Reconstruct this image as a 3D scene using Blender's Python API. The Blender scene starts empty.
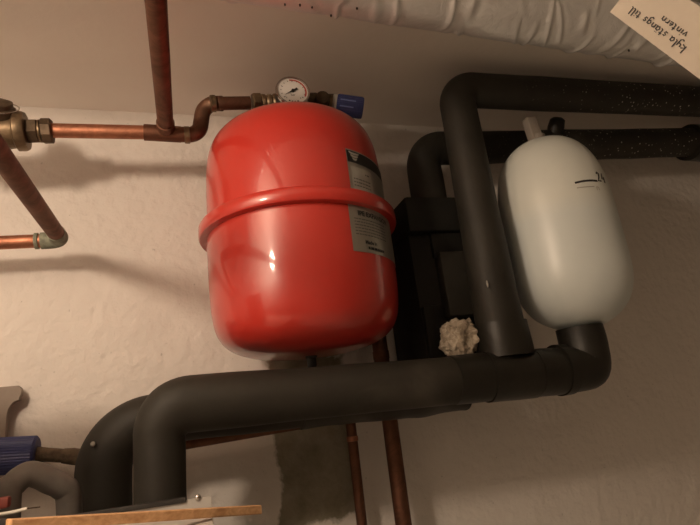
import bpy, bmesh, math, random
from math import sin, cos, pi, radians
from mathutils import Vector as V, Matrix, noise

random.seed(7)
S = bpy.context.scene
COL = S.collection

# ------------------------------------------------------------------ camera
F_PX, CX, CY = 526.0, 350.0, 262.5
yaw, pitch, roll = radians(18), radians(16), radians(7)
CAM = V((0, -1.25, 1.45))
fw = V((sin(yaw) * cos(pitch), cos(yaw) * cos(pitch), sin(pitch)))
rt0 = V((cos(yaw), -sin(yaw), 0)); up0 = rt0.cross(fw)
rt = rt0 * cos(roll) - up0 * sin(roll); up = up0 * cos(roll) + rt0 * sin(roll)
cam = bpy.data.objects.new('camera', bpy.data.cameras.new('camera')); COL.objects.link(cam)
cam.data.sensor_width = 36; cam.data.lens = 36 * F_PX / 700.0
cam.data.clip_start = 0.02
cam.matrix_world = Matrix(((rt.x, up.x, -fw.x, CAM.x), (rt.y, up.y, -fw.y, CAM.y), (rt.z, up.z, -fw.z, CAM.z), (0, 0, 0, 1)))
S.camera = cam

def ray(px, py): return fw + rt * ((px - CX) / F_PX) - up * ((py - CY) / F_PX)
def P(px, py, d):                       # point at distance d in front of the back wall
    v = ray(px, py); return CAM + v * ((-d - CAM.y) / v.y)
def PZ(px, py, z):                      # point at height z
    v = ray(px, py); return CAM + v * ((z - CAM.z) / v.z)

# ------------------------------------------------------------------ materials
def newmat(name):
    m = bpy.data.materials.new(name); m.use_nodes = True
    nt = m.node_tree; b = nt.nodes['Principled BSDF']
    return m, nt, b
def N(nt, t, **kw):
    n = nt.nodes.new(t)
    for k, v in kw.items(): setattr(n, k, v)
    return n
def noise_tex(nt, scale, detail=4, rough=.55, vec=None, dist=0):
    n = N(nt, 'ShaderNodeTexNoise'); n.inputs['Scale'].default_value = scale
    n.inputs['Detail'].default_value = detail; n.inputs['Roughness'].default_value = rough
    n.inputs['Distortion'].default_value = dist
    if vec is not None: nt.links.new(vec, n.inputs['Vector'])
    return n
def ramp(nt, src, stops):
    r = N(nt, 'ShaderNodeValToRGB'); e = r.color_ramp.elements
    while len(e) < len(stops): e.new(.5)
    for i, (p, c) in enumerate(stops):
        e[i].position = p; e[i].color = (*c, 1) if len(c) == 3 else c
    nt.links.new(src, r.inputs[0]); return r
def coords(nt):
    return N(nt, 'ShaderNodeTexCoord').outputs['Object']
def mixc(nt, fac, a, b):
    m = N(nt, 'ShaderNodeMix'); m.data_type = 'RGBA'
    for s, i in ((fac, 0), (a, 6), (b, 7)):
        if hasattr(s, 'links'): nt.links.new(s, m.inputs[i])
        else: m.inputs[i].default_value = (*s, 1) if i and len(s) == 3 else s
    return m.outputs[2]
def bump(nt, h, strength, dist, b, prev=None):
    n = N(nt, 'ShaderNodeBump'); n.inputs['Strength'].default_value = strength; n.inputs['Distance'].default_value = dist
    nt.links.new(h, n.inputs['Height'])
    if prev: nt.links.new(prev.outputs[0], n.inputs['Normal'])
    nt.links.new(n.outputs[0], b.inputs['Normal']); return n

def mat_simple(name, col, rough=.5, metal=0, var=.12, scale=25, bmp=0, bscale=60, bdist=.001, spec=None, coat=0):
    m, nt, b = newmat(name); c = coords(nt)
    n = noise_tex(nt, scale, 5, .6, c)
    lo = tuple(x * (1 - var) for x in col); hi = tuple(min(1, x * (1 + var)) for x in col)
    r = ramp(nt, n.outputs[0], [(.3, lo), (.7, hi)])
    nt.links.new(r.outputs[0], b.inputs['Base Color'])
    b.inputs['Roughness'].default_value = rough; b.inputs['Metallic'].default_value = metal
    if spec is not None: b.inputs['Specular IOR Level'].default_value = spec
    if coat: b.inputs['Coat Weight'].default_value = coat; b.inputs['Coat Roughness'].default_value = .08
    if bmp:
        n2 = noise_tex(nt, bscale, 4, .6, c); bump(nt, n2.outputs[0], bmp, bdist, b)
    return m

def mat_plaster(name, base, patch=None):
    m, nt, b = newmat(name); c = coords(nt)
    n1 = noise_tex(nt, 3.5, 6, .6, c)
    r1 = ramp(nt, n1.outputs[0], [(.3, tuple(x * .93 for x in base)), (.7, base)])
    out = r1.outputs[0]
    ns = noise_tex(nt, 90, 2, .5, c)
    rs = ramp(nt, ns.outputs[0], [(.24, (.55, .55, .55)), (.30, (1, 1, 1))])
    mm = N(nt, 'ShaderNodeMix'); mm.data_type = 'RGBA'; mm.blend_type = 'MULTIPLY'; mm.inputs[0].default_value = .6
    nt.links.new(out, mm.inputs[6]); nt.links.new(rs.outputs[0], mm.inputs[7]); out = mm.outputs[2]
    if patch:                            # bare mortar patch, ragged outline; its upper part paints in the tank's shadow
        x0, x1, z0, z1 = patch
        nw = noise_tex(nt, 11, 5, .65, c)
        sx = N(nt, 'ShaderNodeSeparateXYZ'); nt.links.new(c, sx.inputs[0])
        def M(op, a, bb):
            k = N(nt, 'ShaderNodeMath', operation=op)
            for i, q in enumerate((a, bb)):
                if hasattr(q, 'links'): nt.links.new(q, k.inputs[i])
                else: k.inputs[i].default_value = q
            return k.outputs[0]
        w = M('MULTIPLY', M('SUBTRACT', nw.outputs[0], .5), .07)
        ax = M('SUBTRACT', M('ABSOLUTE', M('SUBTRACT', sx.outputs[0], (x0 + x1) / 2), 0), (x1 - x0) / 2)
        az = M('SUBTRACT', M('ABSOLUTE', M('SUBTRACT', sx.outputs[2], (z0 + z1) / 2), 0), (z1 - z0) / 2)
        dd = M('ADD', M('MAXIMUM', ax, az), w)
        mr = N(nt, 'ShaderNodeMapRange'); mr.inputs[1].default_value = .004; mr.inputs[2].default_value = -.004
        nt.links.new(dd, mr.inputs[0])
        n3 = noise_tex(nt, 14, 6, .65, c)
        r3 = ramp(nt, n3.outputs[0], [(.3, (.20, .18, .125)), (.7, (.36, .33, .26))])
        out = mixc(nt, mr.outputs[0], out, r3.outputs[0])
    nt.links.new(out, b.inputs['Base Color'])
    b.inputs['Roughness'].default_value = .85; b.inputs['Specular IOR Level'].default_value = .25
    v = N(nt, 'ShaderNodeTexVoronoi'); v.inputs['Scale'].default_value = 34
    wn = noise_tex(nt, 9, 4, .6, c)
    va = N(nt, 'ShaderNodeVectorMath', operation='ADD')
    vs = N(nt, 'ShaderNodeVectorMath', operation='SCALE'); vs.inputs['Scale'].default_value = .12
    nt.links.new(wn.outputs['Color'], vs.inputs[0]); nt.links.new(c, va.inputs[0]); nt.links.new(vs.outputs[0], va.inputs[1])
    nt.links.new(va.outputs[0], v.inputs['Vector'])
    nb = noise_tex(nt, 48, 4, .5, c); n5 = noise_tex(nt, 6, 3, .5, c)
    b1 = bump(nt, n5.outputs[0], .4, .03, b)
    b2 = bump(nt, nb.outputs[0], .6, .007, b, b1)
    bump(nt, v.outputs[0], .05, .006, b, b2)
    return m

def mat_ceiling():
    m, nt, b = newmat('ceiling_concrete'); c = coords(nt)
    n1 = noise_tex(nt, 2.2, 6, .6, c)
    r1 = ramp(nt, n1.outputs[0], [(.3, (.85, .79, .72)), (.7, (.91, .86, .79))])
    nt.links.new(r1.outputs[0], b.inputs['Base Color']); b.inputs['Roughness'].default_value = .9
    n2 = noise_tex(nt, 30, 5, .6, c); bump(nt, n2.outputs[0], .25, .004, b); return m

def mat_foam(name, col=(.0195, .017, .0125), specks=False, rough=.62):
    m, nt, b = newmat(name); c = coords(nt)
    n1 = noise_tex(nt, 9, 6, .65, c)
    out = ramp(nt, n1.outputs[0], [(.3, tuple(x * .75 for x in col)), (.72, tuple(x * 1.5 for x in col))]).outputs[0]
    nd = noise_tex(nt, 3.3, 5, .6, c, .8)      # pale dust smears
    rd = ramp(nt, nd.outputs[0], [(.55, (0, 0, 0)), (.8, (.35, .35, .35))])
    out = mixc(nt, rd.outputs[0], out, (.16, .145, .12))
    if specks:                                  # paint spatter on the far right stretch
        v = N(nt, 'ShaderNodeTexVoronoi'); v.inputs['Scale'].default_value = 85; v.inputs['Randomness'].default_value = 1
        nt.links.new(c, v.inputs['Vector'])
        rv = ramp(nt, v.outputs['Distance'], [(.13, (1, 1, 1)), (.2, (0, 0, 0))])
        sx = N(nt, 'ShaderNodeSeparateXYZ'); nt.links.new(c, sx.inputs[0])
        mr = N(nt, 'ShaderNodeMapRange'); mr.inputs[1].default_value = specks[0]; mr.inputs[2].default_value = specks[1]
        nt.links.new(sx.outputs[0], mr.inputs[0])
        nn = noise_tex(nt, 24, 3, .6, c); rn = ramp(nt, nn.outputs[0], [(.42, (0, 0, 0)), (.56, (1, 1, 1))])
        k = N(nt, 'ShaderNodeMath', operation='MULTIPLY'); nt.links.new(rv.outputs[0], k.inputs[0]); nt.links.new(mr.outputs[0], k.inputs[1])
        k2 = N(nt, 'ShaderNodeMath', operation='MULTIPLY'); nt.links.new(k.outputs[0], k2.inputs[0]); nt.links.new(rn.outputs[0], k2.inputs[1])
        out = mixc(nt, k2.outputs[0], out, (.6, .55, .47))
    nt.links.new(out, b.inputs['Base Color']); b.inputs['Roughness'].default_value = rough
    b.inputs['Specular IOR Level'].default_value = .4
    n2 = noise_tex(nt, 140, 3, .6, c); b1 = bump(nt, n2.outputs[0], .25, .001, b)
    n3 = noise_tex(nt, 12, 3, .5, c); bump(nt, n3.outputs[0], .25, .01, b, b1)
    return m

def mat_copper(name, dull=.5):
    m, nt, b = newmat(name); c = coords(nt)
    n1 = noise_tex(nt, 16, 7, .68, c, 1.2)
    bright, dark = ((.60, .26, .155), (.19, .085, .052)) if dull < .6 else ((.34, .145, .09), (.095, .05, .032))
    r = ramp(nt, n1.outputs[0], [(.28 , dark), (.38 + .3 * dull, tuple((x + y) / 2 for x, y in zip(bright, dark))), (.80, bright)])
    n2 = noise_tex(nt, 5, 4, .6, c, .6)
    rr = ramp(nt, n2.outputs[0], [(.58, (0, 0, 0)), (.75, (.5, .5, .5))])
    out = mixc(nt, rr.outputs[0], r.outputs[0], (.22, .16, .11))
    nt.links.new(out, b.inputs['Base Color'])
    b.inputs['Metallic'].default_value = .9
    r2 = ramp(nt, n1.outputs[0], [(.3, (.62,) * 3), (.75, (.3 + .2 * dull,) * 3)]); nt.links.new(r2.outputs[0], b.inputs['Roughness'])
    n3 = noise_tex(nt, 70, 4, .6, c); bump(nt, n3.outputs[0], .15, .001, b)
    return m

def mat_foil():
    m, nt, b = newmat('aluminium_foil'); c = coords(nt)
    n1 = noise_tex(nt, 6, 5, .6, c)
    r = ramp(nt, n1.outputs[0], [(.3, (.74, .74, .73)), (.7, (.86, .86, .85))]); nt.links.new(r.outputs[0], b.inputs['Base Color'])
    b.inputs['Metallic'].default_value = .25; b.inputs['Roughness'].default_value = .36
    n2 = noise_tex(nt, 22, 4, .6, c, 1.5); bump(nt, n2.outputs[0], .35, .006, b); return m

def mat_wood():
    m, nt, b = newmat('pine_wood'); c = coords(nt)
    mp = N(nt, 'ShaderNodeMapping'); mp.inputs['Scale'].default_value = (3, 60, 60); nt.links.new(c, mp.inputs[0])
    n = noise_tex(nt, 2, 5, .6, mp.outputs[0], .5)
    r = ramp(nt, n.outputs[0], [(.3, (.52, .27, .12)), (.7, (.80, .50, .27))]); nt.links.new(r.outputs[0], b.inputs['Base Color'])
    b.inputs['Roughness'].default_value = .55; return m

def mat_wool():
    m, nt, b = newmat('mineral_wool'); c = coords(nt)
    n = noise_tex(nt, 60, 6, .7, c, 1)
    r = ramp(nt, n.outputs[0], [(.25, (.14, .105, .07)), (.5, (.36, .30, .23)), (.75, (.66, .59, .48))]); nt.links.new(r.outputs[0], b.inputs['Base Color'])
    b.inputs['Roughness'].default_value = .95; bump(nt, n.outputs[0], .8, .004, b); return m

def mat_whitetank(zl):
    m, nt, b = newmat('white_plastic_vessel'); c = coords(nt)
    sx = N(nt, 'ShaderNodeSeparateXYZ'); nt.links.new(c, sx.inputs[0])
    mr = N(nt, 'ShaderNodeMapRange'); mr.inputs[1].default_value = zl - .02; mr.inputs[2].default_value = zl + .02
    nt.links.new(sx.outputs[2], mr.inputs[0])
    out = mixc(nt, mr.outputs[0], (.66, .71, .70), (.71, .735, .69))
    n = noise_tex(nt, 7, 4, .6, c); r = ramp(nt, n.outputs[0], [(.3, (.93,) * 3), (.7, (1, 1, 1))])
    mm = N(nt, 'ShaderNodeMix'); mm.data_type = 'RGBA'; mm.blend_type = 'MULTIPLY'; mm.inputs[0].default_value = 1
    nt.links.new(out, mm.inputs[6]); nt.links.new(r.outputs[0], mm.inputs[7])
    nt.links.new(mm.outputs[2], b.inputs['Base Color']); b.inputs['Roughness'].default_value = .36
    n2 = noise_tex(nt, 9, 2, .5, c); bump(nt, n2.outputs[0], .12, .01, b)
    return m

def mat_redpaint():
    m, nt, b = newmat('red_enamel'); c = coords(nt)
    n = noise_tex(nt, 5, 4, .6, c)
    r = ramp(nt, n.outputs[0], [(.3, (.47, .027, .018)), (.7, (.52, .033, .022))]); nt.links.new(r.outputs[0], b.inputs['Base Color'])
    b.inputs['Roughness'].default_value = .30; b.inputs['Coat Weight'].default_value = .8; b.inputs['Coat Roughness'].default_value = .07
    n2 = noise_tex(nt, 7, 2, .5, c); bump(nt, n2.outputs[0], .10, .012, b)
    return m

MAT = dict(
    foam=mat_foam('black_foam'), foam_specks=mat_foam('black_foam_spattered', specks=(.15, .55)),
    foam_dark=mat_foam('black_insulation_shell', (.0075, .0068, .005), rough=.7), tape=mat_foam('black_tape', (.0135, .012, .009), rough=.42),
    seam=mat_simple('seam_black', (.006, .006, .006), .8),
    copper=mat_copper('copper', .3), copper_dull=mat_copper('tarnished_copper', 1.0),
    verdigris=mat_simple('verdigris_copper', (.24, .25, .19), .75, .3, .45, 60, .4, 90),
    brass=mat_simple('weathered_brass', (.20, .145, .09), .42, .85, .4, 40, .2, 80),
    brass_dark=mat_simple('dirty_brass', (.11, .078, .05), .55, .7, .4, 50, .3, 90),
    hemp=mat_simple('dirty_joint', (.12, .09, .06), .9, 0, .5, 60, .8, 90, .003),
    foil=mat_foil(), wood=mat_wood(), wool=mat_wool(), red=mat_redpaint(),
    red_plastic=mat_simple('red_plastic', (.26, .06, .045), .6),
    blue=mat_simple('blue_plastic', (.042, .055, .18), .45, 0, .1), blue_text=mat_simple('blue_pale_print', (.18, .23, .5), .5),
    silver=mat_simple('silver_label', (.34, .32, .28), .32, .65, .08, 12), black_print=mat_simple('black_print', (.012, .012, .012), .45),
    grey_print=mat_simple('grey_print', (.10, .095, .09), .6), pale_print=mat_simple('pale_print', (.36, .34, .30), .5),
    chrome=mat_simple('chrome', (.55, .53, .5), .18, 1, .05), gauge_black=mat_simple('gauge_black', (.02, .02, .02), .4),
    dial=mat_simple('dial_white', (.82, .80, .76), .5, 0, .03), dial_red=mat_simple('dial_red', (.55, .07, .05), .5),
    rubber=mat_simple('black_rubber', (.03, .028, .026), .6, 0, .3), hose=mat_simple('grey_hose', (.15, .135, .12), .55, 0, .35, 12, .2, 40),
    grey_metal=mat_simple('grey_sheet_metal', (.52, .50, .47), .45, .2, .06), beige_metal=mat_simple('pale_sheet_metal', (.66, .62, .56), .5, .1, .05),
    steel=mat_simple('galvanised_steel', (.42, .41, .38), .45, .8, .15), plastic_grey=mat_simple('grey_plastic', (.33, .29, .25), .55, 0, .1),
    paper=mat_simple('card_paper', (.78, .70, .60), .8, 0, .04), ink=mat_simple('black_ink', (.015, .014, .014), .6), ink_faint=mat_simple('faded_ink', (.42, .41, .38), .6),
    wire=mat_simple('white_cable', (.68, .64, .56), .5), fix=mat_simple('bracket_plastic', (.55, .50, .44), .55, 0, .08),
    plastic_brown=mat_simple('brown_plastic', (.24, .19, .15), .5, 0, .1),
    floor=mat_simple('floor_concrete', (.72, .69, .64), .85, 0, .2, 4, .2, 20),
)

# ------------------------------------------------------------------ object helpers
def root_loc(o):
    while o.parent: o = o.parent
    return o.location
def thing(name, label, cat, loc, group=None):
    o = bpy.data.objects.new(name, None); COL.objects.link(o); o.location = loc; o.empty_display_size = .05
    o['label'] = label; o['category'] = cat
    if group: o['group'] = group
    return o
def obj(name, bm, m, parent=None, smooth=40, label=None, base=None):
    me = bpy.data.meshes.new(name)
    if parent is not None: off = root_loc(parent)
    else: off = V(base) if base is not None else V((0, 0, 0))
    bmesh.ops.translate(bm, verts=bm.verts, vec=-V(off))
    bmesh.ops.recalc_face_normals(bm, faces=bm.faces)
    bm.to_mesh(me); bm.free()
    me.materials.append(MAT[m] if isinstance(m, str) else m)
    for p in me.polygons: p.use_smooth = True
    me.set_sharp_from_angle(angle=radians(smooth))
    o = bpy.data.objects.new(name, me); COL.objects.link(o)
    if parent is not None: o.parent = parent
    else: o.location = off
    if label: o['label'] = label
    return o
def tag(o, label, cat, group=None):
    o['label'] = label; o['category'] = cat
    if group: o['group'] = group
def struct(o): o['kind'] = 'structure'; return o

def box(bm, lo, hi, bev=0, seg=2):
    vs = [bm.verts.new((x, y, z)) for x in (lo[0], hi[0]) for y in (lo[1], hi[1]) for z in (lo[2], hi[2])]
    fs = [bm.faces.new([vs[i] for i in q]) for q in ((0, 1, 3, 2), (4, 6, 7, 5), (0, 4, 5, 1), (2, 3, 7, 6), (0, 2, 6, 4), (1, 5, 7, 3))]
    if bev:
        es = list({e for f in fs for e in f.edges})
        bmesh.ops.bevel(bm, geom=es, offset=bev, segments=seg, affect='EDGES', profile=.5)
    return bm
def frame(ax, hint=None):
    ax = V(ax).normalized(); h = V(hint) if hint else (V((0, 0, 1)) if abs(ax.z) < .9 else V((0, 1, 0)))
    a = (h - ax * h.dot(ax)).normalized(); b = ax.cross(a); return ax, a, b
def lathe(bm, org, ax, prof, seg=48, hint=None, wob=0):       # prof: (radius, distance along the axis)
    ax, a, b = frame(ax, hint); org = V(org); rings = []
    for r, t in prof:
        c = org + ax * t
        if r < 1e-6: rings.append([bm.verts.new(c)]); continue
        ring = []
        for i in range(seg):
            th = 2 * pi * i / seg; q = a * cos(th) + b * sin(th)
            k = r * (1 + wob * noise.noise(c * 30 + q * 3)) if wob else r
            ring.append(bm.verts.new(c + q * k))
        rings.append(ring)
    for A, B in zip(rings, rings[1:]):
        for i in range(seg):
            j = (i + 1) % seg
            if len(A) == 1 and len(B) == 1: continue
            if len(A) == 1: bm.faces.new((A[0], B[i], B[j]))
            elif len(B) == 1: bm.faces.new((A[i], B[0], A[j]))
            else: bm.faces.new((A[i], B[i], B[j], A[j]))
    for R in (rings[0], rings[-1]):
        if len(R) > 2: bm.faces.new(R)
    return bm
def fillet(pts, rads, n=10):
    pts = [V(p) for p in pts]; out = [pts[0]]
    if not isinstance(rads, (list, tuple)): rads = [rads] * (len(pts) - 2)
    for i in range(1, len(pts) - 1):
        p, a, c = pts[i], pts[i - 1], pts[i + 1]
        u, w = (a - p).normalized(), (c - p).normalized()
        ang = u.angle(w); R = rads[i - 1]
        t = min(R / math.tan(ang / 2), .49 * (a - p).length if i > 1 else .98 * (a - p).length, .49 * (c - p).length if i < len(pts) - 2 else .98 * (c - p).length)
        R = t * math.tan(ang / 2)
        s, e = p + u * t, p + w * t; ctr = p + (u + w).normalized() * (R / sin(ang / 2))
        tot = pi - ang; x0 = (s - ctr).normalized(); nrm = (s - ctr).cross(e - ctr).normalized()
        for k in range(n + 1):
            th = tot * k / n; out.append(ctr + (x0 * cos(th) + nrm.cross(x0) * sin(th)) * R)
    out.append(pts[-1]); return out
def resample(path, step):
    out = [path[0]]
    for a, b in zip(path, path[1:]):
        L = (b - a).length; n = max(1, int(L / step))
        for k in range(1, n + 1): out.append(a.lerp(b, k / n))
    return out
def tube(bm, path, r, seg=28, wob=0, wfreq=14, round_cap=False):
    path = [V(p) for p in path]
    clean = [path[0]]
    for p in path[1:]:
        if (p - clean[-1]).length > 1e-5: clean.append(p)
    path = clean
    if wob: path = resample(path, .012)
    L = [0]
    for a, b in zip(path, path[1:]): L.append(L[-1] + (b - a).length)
    rf = r if callable(r) else (lambda s: r)
    rings = []; t0 = (path[1] - path[0]).normalized(); _, a, b = frame(t0)
    for i, p in enumerate(path):
        t = ((path[min(i + 1, len(path) - 1)] - path[max(i - 1, 0)])).normalized()
        a = (a - t * a.dot(t)).normalized(); b = t.cross(a); R = rf(L[i] / L[-1])
        ring = []
        for k in range(seg):
            th = 2 * pi * k / seg; q = a * cos(th) + b * sin(th)
            kk = R * (1 + wob * noise.noise((p + q * R) * wfreq)) if wob else R
            ring.append(bm.verts.new(p + q * kk))
        rings.append(ring)
    for A, B in zip(rings, rings[1:]):
        for k in range(seg): bm.faces.new((A[k], A[(k + 1) % seg], B[(k + 1) % seg], B[k]))
    for R, tip, s in ((rings[0], path[0], path[0] - path[1]), (rings[-1], path[-1], path[-1] - path[-2])):
        if round_cap:
            c = bm.verts.new(tip + s.normalized() * rf(0) * .5)
            for k in range(seg): bm.faces.new((R[k], R[(k + 1) % seg], c))
        else: bm.faces.new(R)
    return bm
def BM(): return bmesh.new()
def prism(bm, org, ax, r, h, n=6, bev=.12, hint=None):         # a hexagon nut with chamfered ends
    lathe(bm, org, ax, [(r * .86, 0), (r, h * bev), (r, h * (1 - bev)), (r * .86, h)], n, hint); return bm
def ribbon(bm, pts, w, up_n, th=.0004):                      # a flat pen stroke lying on a plane of normal up_n
    up_n = V(up_n).normalized(); pts = [V(p) for p in pts]; L = []
    for i, p in enumerate(pts):
        t = (pts[min(i + 1, len(pts) - 1)] - pts[max(i - 1, 0)]).normalized(); s = t.cross(up_n).normalized() * w / 2
        L.append([bm.verts.new(p + s + up_n * th), bm.verts.new(p - s + up_n * th), bm.verts.new(p - s - up_n * th), bm.verts.new(p + s - up_n * th)])
    for A, B in zip(L, L[1:]):
        for k in range(4): bm.faces.new((A[k], A[(k + 1) % 4], B[(k + 1) % 4], B[k]))
    bm.faces.new(L[0]); bm.faces.new(L[-1]); return bm

# text (mesh from a font curve, mapped by fn(x, y) -> point)
def text_bm(bm, s, size, fn, bold=0):
    cu = bpy.data.curves.new('t', 'FONT'); cu.body = s; cu.size = size; cu.offset = bold; cu.resolution_u = 3
    o = bpy.data.objects.new('t', cu); me = bpy.data.meshes.new_from_object(o)
    vs = [bm.verts.new(fn(v.co.x, v.co.y)) for v in me.vertices]
    for p in me.polygons:
        try: bm.faces.new([vs[i] for i in p.vertices])
        except ValueError: pass
    bpy.data.objects.remove(o); bpy.data.curves.remove(cu); bpy.data.meshes.remove(me); return bm

# stroke letters for handwriting: unit box, x-height 1
GLYPH = {
    'k': (.75, [[(.1, 1.9), (.1, 0)], [(.65, 1), (.12, .45), (.7, 0)]]),
    'y': (.75, [[(.05, 1), (.15, .3), (.55, .25), (.62, 1)], [(.62, 1), (.6, -.5), (.3, -.8), (.05, -.6)]]),
    'l': (.4, [[(.1, 1.9), (.12, .15), (.35, 0)]]),
    'a': (.8, [[(.6, .85), (.3, 1), (.05, .5), (.25, 0), (.6, .3)], [(.62, 1), (.62, .15), (.75, 0)]]),
    's': (.65, [[(.55, .9), (.25, 1), (.12, .7), (.5, .35), (.4, .02), (.05, .1)]]),
    't': (.55, [[(.25, 1.6), (.25, .15), (.5, 0)], [(.02, 1.1), (.5, 1.1)]]),
    'n': (.8, [[(.08, 1), (.1, 0)], [(.1, .6), (.35, 1), (.6, .8), (.62, 0)]]),
    'g': (.75, [[(.6, .9), (.3, 1), (.05, .5), (.3, .05), (.6, .4)], [(.6, 1), (.6, -.5), (.3, -.8), (.05, -.6)]]),
    'i': (.35, [[(.12, 1), (.14, 0)], [(.12, 1.4), (.14, 1.5)]]),
    'v': (.7, [[(.05, 1), (.3, 0), (.6, 1)]]),
    'e': (.7, [[(.08, .5), (.55, .55), (.35, 1), (.08, .6), (.2, .05), (.6, .15)]]),
    'r': (.6, [[(.08, 1), (.1, 0)], [(.1, .6), (.3, .95), (.55, .95)]]),
    '2': (.8, [[(.1, 1.4), (.3, 1.7), (.55, 1.5), (.4, .8), (.05, .05), (.65, .1)]]),
    '4': (.85, [[(.45, 1.7), (.08, .6), (.7, .65)], [(.55, 1.1), (.5, -.1)]]),
    ' ': (.5, []),
}
def write(bm, s, h, fn, nrm, w):
    x = 0
    for ch in s:
        adv, st = GLYPH['a' if ch == 'ä' else ch]
        if ch == 'ä': st = st + [[(.2, 1.4), (.22, 1.5)], [(.5, 1.4), (.52, 1.5)]]
        for q in st: ribbon(bm, [fn((x + a) * h, b * h) for a, b in q], w, nrm((x + q[0][0]) * h, q[0][1] * h) if callable(nrm) else nrm)
        x += adv + .12
    return bm

# ------------------------------------------------------------------ room
ZC = 2.242; X0, X1, Y0 = -.88, 2.7, -2.6
def shell(name, lo, hi, m):
    b = BM(); box(b, lo, hi); return struct(obj(name, b, m))
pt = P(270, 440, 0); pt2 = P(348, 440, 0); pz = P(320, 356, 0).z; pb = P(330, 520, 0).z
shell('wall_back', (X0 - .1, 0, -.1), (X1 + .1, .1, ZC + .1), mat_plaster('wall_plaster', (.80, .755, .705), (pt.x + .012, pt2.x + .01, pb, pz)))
side = mat_plaster('side_plaster', (.84, .81, .77))
shell('wall_left', (X0 - .1, Y0, -.1), (X0, 0, ZC + .1), side)
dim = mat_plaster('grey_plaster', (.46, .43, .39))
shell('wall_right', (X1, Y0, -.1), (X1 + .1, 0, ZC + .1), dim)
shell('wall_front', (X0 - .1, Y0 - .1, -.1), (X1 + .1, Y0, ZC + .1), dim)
shell('floor', (X0, Y0, -.1), (X1, 0, 0), 'floor')
shell('ceiling', (X0, Y0, ZC), (X1, 0, ZC + .1), mat_ceiling())

# ------------------------------------------------------------------ red expansion vessel
AX = V((.230, -.222, 0)); TB, TH, TR = 1.569, .505, .190
low = [(0, 0), (.05, .001), (.10, .006), (.139, .017), (.165, .034), (.180, .058), (.187, .092), (.1895, .135), (.190, .18), (.190, .256)]
upp = [(.188, .264), (.187, .34), (.1855, .385), (.182, .422), (.1725, .453), (.156, .475), (.130, .491), (.096, .500), (.05, .504), (0, .505)]
def smooth_prof(p, n=4):
    out = []
    for i in range(len(p) - 1):
        p0, p1, p2, p3 = p[max(i - 1, 0)], p[i], p[i + 1], p[min(i + 2, len(p) - 1)]
        for k in range(n):
            t = k / n; q = []
            for j in range(2):
                q.append(.5 * (2 * p1[j] + (p2[j] - p0[j]) * t + (2 * p0[j] - 5 * p1[j] + 4 * p2[j] - p3[j]) * t * t + (3 * p1[j] - p0[j] - 3 * p2[j] + p3[j]) * t ** 3))
            out.append((max(q[0], 0), q[1]))
    out.append(p[-1]); return out
lowS, uppS = smooth_prof(low), smooth_prof(upp)
def trad(z):
    pr = lowS + uppS
    for (r0, z0), (r1, z1) in zip(pr, pr[1:]):
        if z0 <= z <= z1 and z1 > z0: return r0 + (r1 - r0) * (z - z0) / (z1 - z0)
    return 0
base = V((AX.x, AX.y, TB))
ves = thing('expansion_vessel', 'large glossy red round expansion tank with a silver label, below the pressure gauge', 'tank', base)
b = BM(); lathe(b, base, (0, 0, 1), lowS, 96); obj('lower_shell', b, 'red', ves, 60)
b = BM(); lathe(b, base, (0, 0, 1), uppS, 96); obj('upper_shell', b, 'red', ves, 60)
RZ = .261
b = BM(); lathe(b, base, (0, 0, 1), [(.186, RZ - .014), (.203, RZ - .013), (.2055, RZ - .009), (.2055, RZ + .009), (.203, RZ + .013), (.186, RZ + .015)], 96); obj('clamp_ring', b, 'red', ves, 50)
b = BM(); lathe(b, base + V((0, 0, -.022)), (0, 0, 1), [(.008, 0), (.0095, .003), (.0095, .018), (.012, .020), (.012, .024)], 20); obj('valve_cap', b, 'rubber', ves, label='black valve cap under the tank')
tocam = math.atan2(CAM.y - AX.y, CAM.x - AX.x)
def tank_pt(a, z, off=.0008):             # a: degrees to the right of the side facing the room
    th = tocam + radians(a); r = trad(z) + off
    return base + V((cos(th) * r, sin(th) * r, z))
def tank_patch(a0, a1, z0, z1, off, na=24, nz=6):
    bm = BM(); g = [[bm.verts.new(tank_pt(a0 + (a1 - a0) * i / na, z0 + (z1 - z0) * j / nz, off)) for j in range(nz + 1)] for i in range(na + 1)]
    for i in range(na):
        for j in range(nz): bm.faces.new((g[i][j], g[i + 1][j], g[i + 1][j + 1], g[i][j + 1]))
    return bm
LA0, LA1 = 29, 112
DEG = 180 / pi / TR
LU = 33
lab1 = obj('label', tank_patch(LU, LA1, RZ + .014, .366, .0009), 'silver', ves, label='upper silver label with a black header')
obj('header_band', tank_patch(LU + .5, LA1 - .5, .338, .363, .0014), 'black_print', lab1)
def on1(x, y, off=.0019): return tank_pt(LU + x * DEG, .275 + y, off)
b = BM()                                  # pale wing-like emblem in the header
for k in range(3):
    w = .014 - .004 * k; y0 = .084 - .006 * k
    q = [on1(.020 + sgn * w * (1 if j < 6 else .7), y0 + (-.004 * math.sqrt(max(0, 1 - sgn * sgn))) ) for j in range(1) for sgn in [i / 5 - 1 for i in range(11)]]
    q2 = [on1(.020 + (i / 5 - 1) * w * .9, y0 + .0025 - .002 * math.sqrt(max(0, 1 - (i / 5 - 1) ** 2))) for i in range(11)]
    A = [b.verts.new(p) for p in q]; B2 = [b.verts.new(p) for p in q2]
    for i in range(10): b.faces.new((A[i], A[i + 1], B2[i + 1], B2[i]))
obj('emblem', b, 'pale_print', lab1)
obj('rating_panel', tank_patch(LU + 2, LU + 20, .282, .330, .0014, 8, 3), 'pale_print', lab1)
b = BM(); rr = random.Random(3)
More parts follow.
